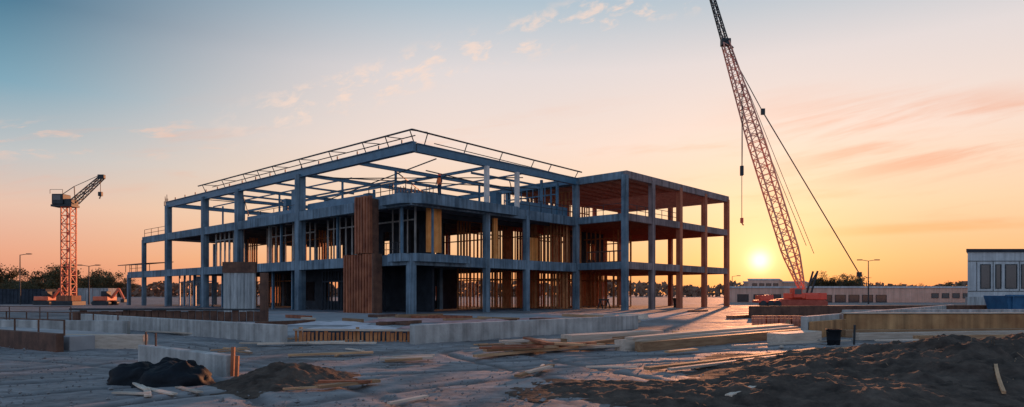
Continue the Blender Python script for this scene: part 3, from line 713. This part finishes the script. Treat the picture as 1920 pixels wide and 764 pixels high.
for k in range(4200):
    y = 8+22*R.random()**1.4; x = R.uniform(-.85,.85)*y; s = R.uniform(.008,.03)*(1.8 if R.random() < .06 else 1)
    p = Vector((x,y,.01+s*.3)); b0 = len(mb.v)
    for q in ((1,0,0),(0,1,0),(-1,0,0),(0,-1,0),(.2,.1,.8),(0,0,-.6)): mb.v.append(tuple(p+Vector(q)*s*R.uniform(.7,1.3)))
    for q in ((0,1,4),(1,2,4),(2,3,4),(3,0,4),(1,0,5),(2,1,5),(3,2,5),(0,3,5)): mb.f.append(tuple(b0+i for i in q))
finish("gravel", mb, mat_noise("pebble",(.1,.09,.085),(.3,.28,.27),6,.9,.1,9), kind="stuff")

# ------------------------------------------------------------------ tower crane
def lattice(mb, p, q, wf, n, ch=.12, br=.06, side=None):
    p = Vector(p); q = Vector(q); d = (q-p).normalized()
    up = Vector((0,1,0)); a_ = d.cross(up).normalized(); c_ = up
    def ring(i): 
        f = i/n; wd = wf(f)/2; o = p.lerp(q,f); return [o-a_*wd-c_*wd, o+a_*wd-c_*wd, o+a_*wd+c_*wd, o-a_*wd+c_*wd]
    pr = ring(0)
    for i in range(1,n+1):
        r = ring(i)
        for k in range(4):
            k2 = (k+1) % 4
            mb.bar(pr[k], r[k], ch); mb.bar(r[k], r[k2], br)
            if i % 2: mb.bar(pr[k], r[k2], br)
            else: mb.bar(pr[k2], r[k], br)
        pr = r
TX, TY = -64.2, 95
e = empty("tower_crane", (TX,TY,0), "red lattice tower crane with dark cab and short raised jib", "crane")
mb = MB(); lattice(mb, (TX,TY,.6), (TX,TY,14.2), lambda f: 1.3, 11, .16, .09); finish("mast", mb, M_mast, parent=e)
finish("base", MB().box(TX-1.5,TX+1.5,TY-1.5,TY+1.5,-.1,.6), M_dark, parent=e, bevel=.05)
finish("ballast_block", MB().box(TX-1.1,TX+1.1,TY-1.1,TY+1.1,.603,1.4), M_rust, parent=e, bevel=.05)
finish("slewing_platform", MB().box(TX-2.0,TX+1.0,TY-.9,TY+.9,14.2,14.5), M_dark, parent=e)
finish("cab", MB().box(TX-1.8,TX-.2,TY-1.0,TY+.8,14.5,16.0), M_dark, parent=e, bevel=.08)
finish("cab_window", MB().box(TX-1.6,TX-.5,TY-1.03,TY-1.005,15.1,15.8), M_glass, parent=e)
finish("machinery_house", MB().box(TX-.15,TX+.9,TY-.8,TY+.8,14.5,15.3), M_dark, parent=e, bevel=.05)
finish("handrail", MB().bar((TX-2,TY-1,16.6),(TX-.2,TY-1,16.6),.05).bar((TX-2,TY-1,16.0),(TX-2,TY-1,16.6),.05).bar((TX-.2,TY-1,16.0),(TX-.2,TY-1,16.6),.05), M_dark, parent=e)
mb = MB(); lattice(mb, (TX+.9,TY,15.0), (TX+4.9,TY,18.6), lambda f: .8-.3*f, 6, .11, .07); finish("jib", mb, M_dark, parent=e)
finish("jib_head", MB().box(TX+4.3,TX+5.2,TY-.3,TY+.3,18.3,18.9), M_dark, parent=e, bevel=.08)
finish("stay_rope", MB().bar((TX-1,TY,16.0),(TX+.8,TY,17.2),.08).bar((TX+.8,TY,17.2),(TX+4.4,TY,18.8),.06).bar((TX+.8,TY,17.2),(TX+.9,TY,15.2),.09), M_dark, parent=e)
finish("hoist_rope", MB().bar((TX+4.6,TY,18.4),(TX+4.6,TY,16.3),.06), M_dark, parent=e)
finish("hook_block", MB().box(TX+4.35,TX+4.85,TY-.2,TY+.2,15.8,16.4).bar((TX+4.6,TY,15.8),(TX+4.45,TY,15.4),.12), M_dark, parent=e)

# ------------------------------------------------------------------ crawler crane
CY = 80
M_boomg = mat_noise("lattice_faded",(.5,.19,.13),(.7,.3,.22),1,.5,.1,9)
e = empty("crawler_crane", (34,CY,0), "red crawler crane with very tall lattice boom and stay ropes", "crane")
foot = Vector((35.4,CY,2.1)); head = Vector((26.0,CY,32.3)); tip = Vector((23.3,CY,41.5))
mb = MB(); lattice(mb, foot, foot.lerp(head,.6), lambda f: .5+min(f*4,1)*1.0, 18, .15, .075); finish("boom_base_section", mb, M_redrust, parent=e, label="salmon-red lattice boom section")
mb = MB(); lattice(mb, foot.lerp(head,.6), head, lambda f: 1.45-.8*max(0,f-.1), 15, .13, .07); finish("boom_upper_section", mb, M_boomg, parent=e, label="faded red lattice boom section")
mb = MB(); lattice(mb, head, tip, lambda f: .6-.25*f, 14, .12, .06); finish("fly_jib", mb, M_dark, parent=e)
finish("boom_head", MB().box(25.5,26.6,CY-.4,CY+.4,31.9,32.7).bar((26,CY,32.5),(27.0,CY,31.6),.2), M_dark, parent=e, bevel=.05)
rp = MB(); k1 = Vector((30.6,CY,23.8)); k2 = Vector((42.3,CY,4.2))
rp.bar(head,k1,.08).bar(k1,k2,.1).bar((26.3,CY-.5,32),(36.6,CY-.5,6.5),.05).bar((30.2,CY,21.5),(35.9,CY,7.5),.05)
finish("stay_rope", rp, M_dark, parent=e)
finish("rope_weight", MB().box(42.1,42.6,CY-.2,CY+.2,3.7,4.3), M_dark, parent=e, bevel=.05)
finish("rope_clamp", MB().box(30.4,30.8,CY-.2,CY+.2,23.5,24.2), M_dark, parent=e)
finish("hoist_rope", MB().bar((27.75,CY-.8,27.0),(27.75,CY-.8,10.8),.06).bar((27.9,CY-.8,27.0),(27.8,CY-.8,17),.05), M_dark, parent=e)
finish("hook_block", MB().box(27.55,27.95,CY-.95,CY-.65,15.9,17.1), M_dark, parent=e, bevel=.05)
finish("hook", MB().bar((27.75,CY-.8,10.8),(27.75,CY-.8,10.2),.3).bar((27.75,CY-.8,10.2),(27.95,CY-.8,9.9),.12), M_red, parent=e)
finish("mast_frame", MB().bar((36.2,CY-.6,1.7),(37.0,CY-.6,4.4),.18).bar((37.0,CY-.6,4.4),(35.7,CY-.6,2.2),.12).bar((36.2,CY+.6,1.7),(37.0,CY+.6,4.4),.18), M_dark, parent=e)
finish("upper_body", MB().box(33.6,36.6,CY-1.3,CY+1.3,1.05,1.75).box(35.2,36.9,CY-1.4,CY+1.4,.95,1.6), M_red, parent=e, bevel=.08)
finish("operator_cab", MB().box(33.7,34.8,CY-1.5,CY-.3,1.15,2.35), M_red, parent=e, bevel=.1)
finish("cab_window", MB().box(33.85,34.65,CY-1.53,CY-1.505,1.6,2.2), M_glass, parent=e)
finish("chassis", MB().box(32.4,36.6,CY-.9,CY+.9,.55,1.04), M_red, parent=e, bevel=.05)
def track(x0,x1,y0,y1,h,par,mat):
    mb = MB(); n = 10; pts = []
    r = h/2
    for k in range(n+1): a_ = -math.pi/2+math.pi*k/n; pts.append((x1-r+r*math.cos(a_), r+r*math.sin(a_)))
    for k in range(n+1): a_ = math.pi/2+math.pi*k/n; pts.append((x0+r+r*math.cos(a_), r+r*math.sin(a_)))
    m_ = len(pts)
    mb.v = [(p[0],y0,p[1]) for p in pts]+[(p[0],y1,p[1]) for p in pts]
    mb.f = [tuple(range(m_)), tuple(reversed(range(m_,2*m_)))]+[(i,m_+i,m_+(i+1)%m_,(i+1)%m_) for i in range(m_)]
    x = x0+r
    while x < x1-r: mb.box(x,x+.12,y0-.03,y1+.03,h,h+.05); x += .3
    finish("crawler_track", mb, mat, parent=par)
M_trackred = mat_noise("track_red",(.3,.05,.03),(.48,.1,.06),2,.7,.3,9)
track(31.6,37.4,CY-2.4,CY-1.5,.9,e,M_trackred); track(31.6,37.4,CY+1.5,CY+2.4,.9,e,M_trackred)
finish("counterweight", MB().box(36.92,37.8,CY-1.3,CY+1.3,.95,1.75), M_red, parent=e, bevel=.06)
e = empty("ballast_trailer", (30.3,78,0), "low red ballast trailer with dark wheels beside the crane", "trailer")
finish("deck", MB().box(28.9,31.6,77,79,.6,.9).box(29.2,30.8,77.2,78.8,.91,1.5), M_red, parent=e, bevel=.05)
for x in (29.5,30.4,31.2): finish("wheel", MB().tube((x,76.9,.42),(x,77.3,.42),.42,n=16), M_dark, parent=e)

# ------------------------------------------------------------------ excavators / containers
def excavator(x, y, s=1, label="red tracked excavator with folded arm", mat=M_mast):
    e = empty("excavator", (x,y,0), label, "excavator", "parked excavators")
    track(x-1.7*s,x+1.7*s,y-1.3,y-.7,.8*s,e,M_dark); track(x-1.7*s,x+1.7*s,y+.7,y+1.3,.8*s,e,M_dark)
    finish("body", MB().box(x-1.5*s,x+1.3*s,y-1.2,y+1.2,.85*s,1.7*s), mat, parent=e, bevel=.08)
    finish("cab", MB().box(x+.1*s,x+1.2*s,y-1.2,y-.1,1.7*s,2.7*s), M_dark, parent=e, bevel=.06)
    finish("arm", MB().bar((x+1.2*s,y,1.4*s),(x+2.6*s,y,3.2*s),.3).bar((x+2.6*s,y,3.2*s),(x+3.6*s,y,1.2*s),.25), mat, parent=e)
    finish("bucket", MB().box(x+3.2*s,x+3.9*s,y-.4,y+.4,.5*s,1.2*s), M_dark, parent=e, bevel=.08)
excavator(-59.5,96,.75); excavator(-69.5,98,.75)
def container(x,y,l,h,mat,label):
    e = empty("storage_container", (x,y,0), label, "container", "storage containers on site")
    mb = MB(); k = 0; xx = x
    while xx < x+l: mb.box(xx,xx+.29,y-(.05 if k%2 else 0),y+2.3,.1,h-.08); xx += .3; k += 1
    finish("shell", mb, mat, parent=e)
    finish("frame", MB().box(x-.06,x+.06,y-.1,y+2.36,0,h).box(x+l,x+l+.12,y-.1,y+2.36,0,h).box(x,x+l,y-.09,y+2.35,h-.078,h+.02).box(x,x+l,y-.09,y+2.35,0,.098), mat, parent=e)
container(-82,104,8,2.4,M_darkwall,"dark storage container by the trees"); container(-74,112,5,2.6,M_gboard,"grey storage container by the trees")
container(-92,110,7,2.3,M_gboard,"grey storage container by the trees")
e = empty("waste_skip", (36.1,46,0), "blue steel waste skip with ribs", "skip")
mb = MB(); mb.hexa([(34.4,45.4,.05),(39,45.4,.05),(39,47.3,.05),(34.4,47.3,.05),(34.1,45.2,1.5),(39.4,45.2,1.5),(39.4,47.5,1.5),(34.1,47.5,1.5)])
finish("hopper", mb, M_blue, parent=e, bevel=.04)
for k in range(6): finish("rib", MB().bar((34.6+k*.9,45.36,.1),(34.5+k*.92,45.15,1.48),.09), M_blue, parent=e)
finish("rim", MB().bar((34.0,45.17,1.5),(39.5,45.17,1.5),.12), M_blue, parent=e)

# ------------------------------------------------------------------ background buildings
def block(name, x0,x1,y0,y1,h, mat, label, wins=(), cap=M_steel, skew=0):
    e = empty(name, ((x0+x1)/2,y0,0), label, "building")
    F = lambda x,y,z: (x+(y-y0)*skew, y, z)
    finish("wall", MB().box(x0,x1,y0,y1,-.1,h,F), mat, parent=e)
    finish("roof_parapet", MB().box(x0-.15,x1+.15,y0-.15,y1+.15,h+.003,h+.35,F), cap, parent=e)
    for (a0,a1,z0,z1) in wins:
        fr = MB().box(a0-.08,a0,y0-.07,y0+.02,z0-.08,z1+.08).box(a1,a1+.08,y0-.07,y0+.02,z0-.08,z1+.08).box(a0,a1,y0-.07,y0+.02,z1,z1+.08).box(a0,a1,y0-.07,y0+.02,z0-.08,z0)
        finish("window", MB().box(a0,a1,y0-.03,y0-.005,z0,z1), M_glass, parent=e)
        finish("window_frame", fr, M_dark, parent=e)
    return e
M_tan = mat_noise("tan_wall",(.5,.29,.21),(.66,.4,.3),.4,.8,.1,6,streak=.2)
block("warehouse_building", 41,94,125,150,2.75, M_tan, "long low tan warehouse with dark loading openings", [(43+i*3.1,45+i*3.1,.2,1.5) for i in range(3)]+[(59+i*2.6,60.9+i*2.6,.1,1.4) for i in range(5)]+[(80+i*2,81.2+i*2,.9,1.7) for i in range(5)], M_white, .5)
block("warehouse_building", 60,76,170,190,4.6, M_tan, "low tan warehouse standing behind the long one", [], M_white, .5)
block("office_building", 54,61,150,170,4.8, M_tan, "small tan office building with flat roof", [(55+i*1.6,56+i*1.6,2.8,4) for i in range(4)], M_white, .45)
eb = block("office_building", 51.4,80,74,95,6.35, M_white, "pale panelled two-storey building with tall dark windows and dark parapet",
      [(52.9,53.9,2.3,4.9),(54.6,55.1,2.3,4.9),(55.7,56.9,2.3,4.9),(57.5,58.6,2.3,4.9),(59.2,60.3,2.3,4.9),(61,63,2.3,4.9)], M_darkwall, .74)
for z_ in (5.3,1.9): finish("panel_joint", MB().box(51.45,79.9,73.96,73.99,z_,z_+.06), M_dark, parent=eb)
for x_ in (52.4,54.25,57.2,58.9): finish("panel_joint", MB().box(x_,x_+.05,73.965,73.988,1.97,5.29), M_dark, parent=eb)
finish("plinth", MB().box(51.1,80.2,73.6,73.95,-.1,1.3), M_gboard, parent=eb)

# ------------------------------------------------------------------ street lamps
def lamp(x, y, h, double, label):
    e = empty("street_lamp", (x,y,0), label, "street lamp", "street lamps")
    finish("pole", MB().tube((x,y,-.1),(x,y,h),.11,.06), M_dark, parent=e)
    for s in ((-1,1) if double else (1,)):
        finish("arm", MB().bar((x,y,h-.05),(x+s*1.1,y,h+.12),.08), M_dark, parent=e)
        finish("lamp_head", MB().box(min(x+s*1.0,x+s*1.75),max(x+s*1.0,x+s*1.75),y-.15,y+.15,h+.05,h+.2), M_dark, parent=e)
lamp(-75,100,7.6,False,"dark street lamp with single arm"); lamp(-64.5,100,5.9,True,"dark street lamp with double arms")
lamp(56.5,104,6.9,True,"dark street lamp with double arms"); lamp(80,150,5.2,False,"dark street lamp with single arm"); lamp(47,140,5.4,False,"dark street lamp with single arm")

# ------------------------------------------------------------------ trees
def tree_meshes(seed, h):
    rg = random.Random(seed); tb = MB(); cb = MB()
    tb.tube((0,0,-.2),(0,0,h*.35),h*.035,h*.024,8); top = Vector((rg.uniform(-.2,.2),rg.uniform(-.2,.2),h*.7)); tb.tube((0,0,h*.35),top,h*.024,h*.008,6)
    ends = []
    for k in range(15):
        z0 = h*rg.uniform(.25,.65); a_ = rg.uniform(0,6.28); r = h*rg.uniform(.14,.38); q = Vector((math.cos(a_)*r, math.sin(a_)*r, z0+h*rg.uniform(.02,.34)))
        tb.tube((0,0,z0), q, h*.012, h*.004, 5); ends.append(q)
        q2 = q+Vector((rg.uniform(-1,1),rg.uniform(-1,1),rg.uniform(.1,1)))*h*.1; tb.tube(q, q2, h*.005, h*.002, 4); ends.append(q2)
    ends.append(top)
    for q in ends:
        rad = h*rg.uniform(.07,.14)
        for k in range(85):
            d = Vector((rg.gauss(0,1),rg.gauss(0,1),rg.gauss(0,.8)))*rad*.62; c = q+d
            s = h*rg.uniform(.012,.026); n1 = Vector((rg.gauss(0,1),rg.gauss(0,1),rg.gauss(0,1))).normalized(); n2 = n1.orthogonal().normalized()
            b0 = len(cb.v); m1 = n1*s; m2 = n2*s*.7
            cb.v += [tuple(c-m1), tuple(c+m2), tuple(c+m1), tuple(c-m2)]; cb.f.append((b0,b0+1,b0+2,b0+3))
    out = []
    for nm_, mb, mt in (("trunk",tb,M_bark),("crown",cb,M_leaf)):
        me = bpy.data.meshes.new(nm_); me.from_pydata(mb.v,[],mb.f); me.materials.append(mt); out.append(me)
    return out
TM = [tree_meshes(s, 7) for s in (1,2,3,4)]
def tree(x, y, s, k, label="dusky broadleaf tree with uneven autumn crown"):
    e = empty("broadleaf_tree", (x,y,0), label, "tree", "trees along the site edge")
    for me in TM[k % 4]:
        o = bpy.data.objects.new(me.name, me); COL.objects.link(o); o.parent = e
    e.scale = (s*1.15,s*1.15,s); e.rotation_euler = (0,0,k*1.3)
pos = []
for k in range(26):
    px_ = -.79+.2*k/25+R.uniform(-.006,.006); y = R.uniform(115,165)
    hh = {3:1.1,9:.9,12:1.15,13:1.1,19:.85,20:.9,21:.9}.get(k, R.uniform(.45,.72)); pos.append((px_*y,y,hh*y/140))
for k in range(5): pos.append((( .475+.012*k)*160,160+R.uniform(-4,4),.8+.12*math.sin(k*2)))
for (rx_,yy,s) in ((.585,150,.5),(.6,160,.55),(.672,150,.62),(.64,150,.45),(.365,180,.5),(.40,185,.5),(.445,170,.55),(.52,190,.7),(.62,190,.6),(.43,190,.6)): pos.append((rx_*yy,yy,s))
for k, (x,y,s) in enumerate(pos): tree(x,y,s,k)
cb = MB()
for k in range(9000):
    a_ = R.uniform(-.95,.95); y = R.uniform(380,460); hh = 8+4*noise.noise(Vector((a_*9,2,0)))+2.5*noise.noise(Vector((a_*40,5,0)))
    c = Vector((a_*y,y,R.random()**.8*hh)); s = R.uniform(.9,2)
    n1 = Vector((R.gauss(0,1),R.gauss(0,1),R.gauss(0,1))).normalized(); n2 = n1.orthogonal().normalized(); b0 = len(cb.v)
    cb.v += [tuple(c-n1*s), tuple(c+n2*s), tuple(c+n1*s), tuple(c-n2*s)]; cb.f.append((b0,b0+1,b0+2,b0+3))
finish("woodland", cb, mat_noise("far_foliage",(.16,.08,.05),(.26,.13,.08),1,.9,.1,4), kind="stuff")

# ------------------------------------------------------------------ people
def person(x, y, z, yaw, label, vest=M_orange):
    e = empty("person", (x,y,z), label, "person")
    J = {"pel":(0,0,.95),"wst":(0,0,1.12),"ch":(0,0,1.35),"nk":(0,0,1.5),"hd":(0,.01,1.6),"ht":(0,.01,1.74),
         "sl":(-.19,0,1.44),"el":(-.27,.04,1.16),"wl":(-.2,.24,1.0),"hl":(-.17,.32,.99),"sr":(.19,0,1.44),"er":(.28,.02,1.15),"wr":(.25,.16,.92),"hr":(.24,.2,.84),
         "pl":(-.1,0,.9),"kl":(-.12,.05,.5),"al":(-.13,0,.09),"tl":(-.14,.16,.04),"pr":(.1,0,.9),"kr":(.13,.0,.5),"ar":(.15,-.08,.09),"tr":(.17,.08,.04)}
    E = [("pel","wst"),("wst","ch"),("ch","nk"),("nk","hd"),("hd","ht"),("ch","sl"),("sl","el"),("el","wl"),("wl","hl"),("ch","sr"),("sr","er"),("er","wr"),("wr","hr"),
         ("pel","pl"),("pl","kl"),("kl","al"),("al","tl"),("pel","pr"),("pr","kr"),("kr","ar"),("ar","tr")]
    RD = {"pel":.15,"wst":.14,"ch":.16,"nk":.06,"hd":.095,"ht":.07,"s":.07,"e":.045,"w":.032,"h":.03,"p":.1,"k":.065,"a":.045,"t":.04}
    ks = list(J); me = bpy.data.meshes.new("body"); me.from_pydata([J[k] for k in ks],[(ks.index(a_),ks.index(b_)) for a_,b_ in E],[])
    o = bpy.data.objects.new("body", me); COL.objects.link(o); o.parent = e; me.materials.append(M_cloth)
    sk = o.modifiers.new("skin",'SKIN')
    for i,k in enumerate(ks):
        r = RD.get(k, RD.get(k[0],.05)); me.skin_vertices[0].data[i].radius = (r,r*.8 if k in("pel","wst","ch") else r); me.skin_vertices[0].data[i].use_root = (k=="pel")
    o.modifiers.new("sub",'SUBSURF').levels = 2; o.modifiers["sub"].render_levels = 2
    vb = MB(); n = 16; prof = [(.2,.15,.95),(.205,.155,1.1),(.225,.165,1.3),(.2,.14,1.45),(.1,.09,1.51)]
    for (a_,b_,zz_) in prof:
        for k in range(n): t_ = 2*math.pi*k/n; vb.v.append((x+a_*math.cos(t_), y+b_*math.sin(t_), z+zz_))
    for i in range(len(prof)-1):
        for k in range(n): k2 = (k+1)%n; vb.f.append((i*n+k,i*n+k2,(i+1)*n+k2,(i+1)*n+k))
    finish("vest", vb, vest, parent=e, smooth=True)
    hb = MB(); prof = [(.15,1.67),(.13,1.68),(.125,1.74),(.1,1.8),(.05,1.835),(.001,1.84)]
    for (a_,zz_) in prof:
        for k in range(n): t_ = 2*math.pi*k/n; hb.v.append((x+a_*math.cos(t_), y+.01+a_*1.1*math.sin(t_), z+zz_))
    for i in range(len(prof)-1):
        for k in range(n): k2 = (k+1)%n; hb.f.append((i*n+k,i*n+k2,(i+1)*n+k2,(i+1)*n+k))
    finish("hard_hat", hb, M_red, parent=e, smooth=True)
    e.rotation_euler = (0,0,yaw); return e
p = W(2.8,-.25,L2); person(p.x,p.y,L2+.06,2.6,"worker in orange vest and red helmet standing on the top deck")
e = empty("sawhorse", (9.7,69.5,0), "dark timber sawhorse on the concrete by the building", "sawhorse")
finish("top_bar", MB().bar((9.2,69.5,1.0),(10.3,69.7,1.0),.16), M_dark, parent=e)
for s in (-1,1):
    for xx in (9.35,10.15): finish("leg", MB().bar((xx,69.5,1.0),(xx+s*.35,69.5+s*.4,-.05),.1), M_dark, parent=e)
for o in list(bpy.data.objects):
    if "_o" in o: del o["_o"]
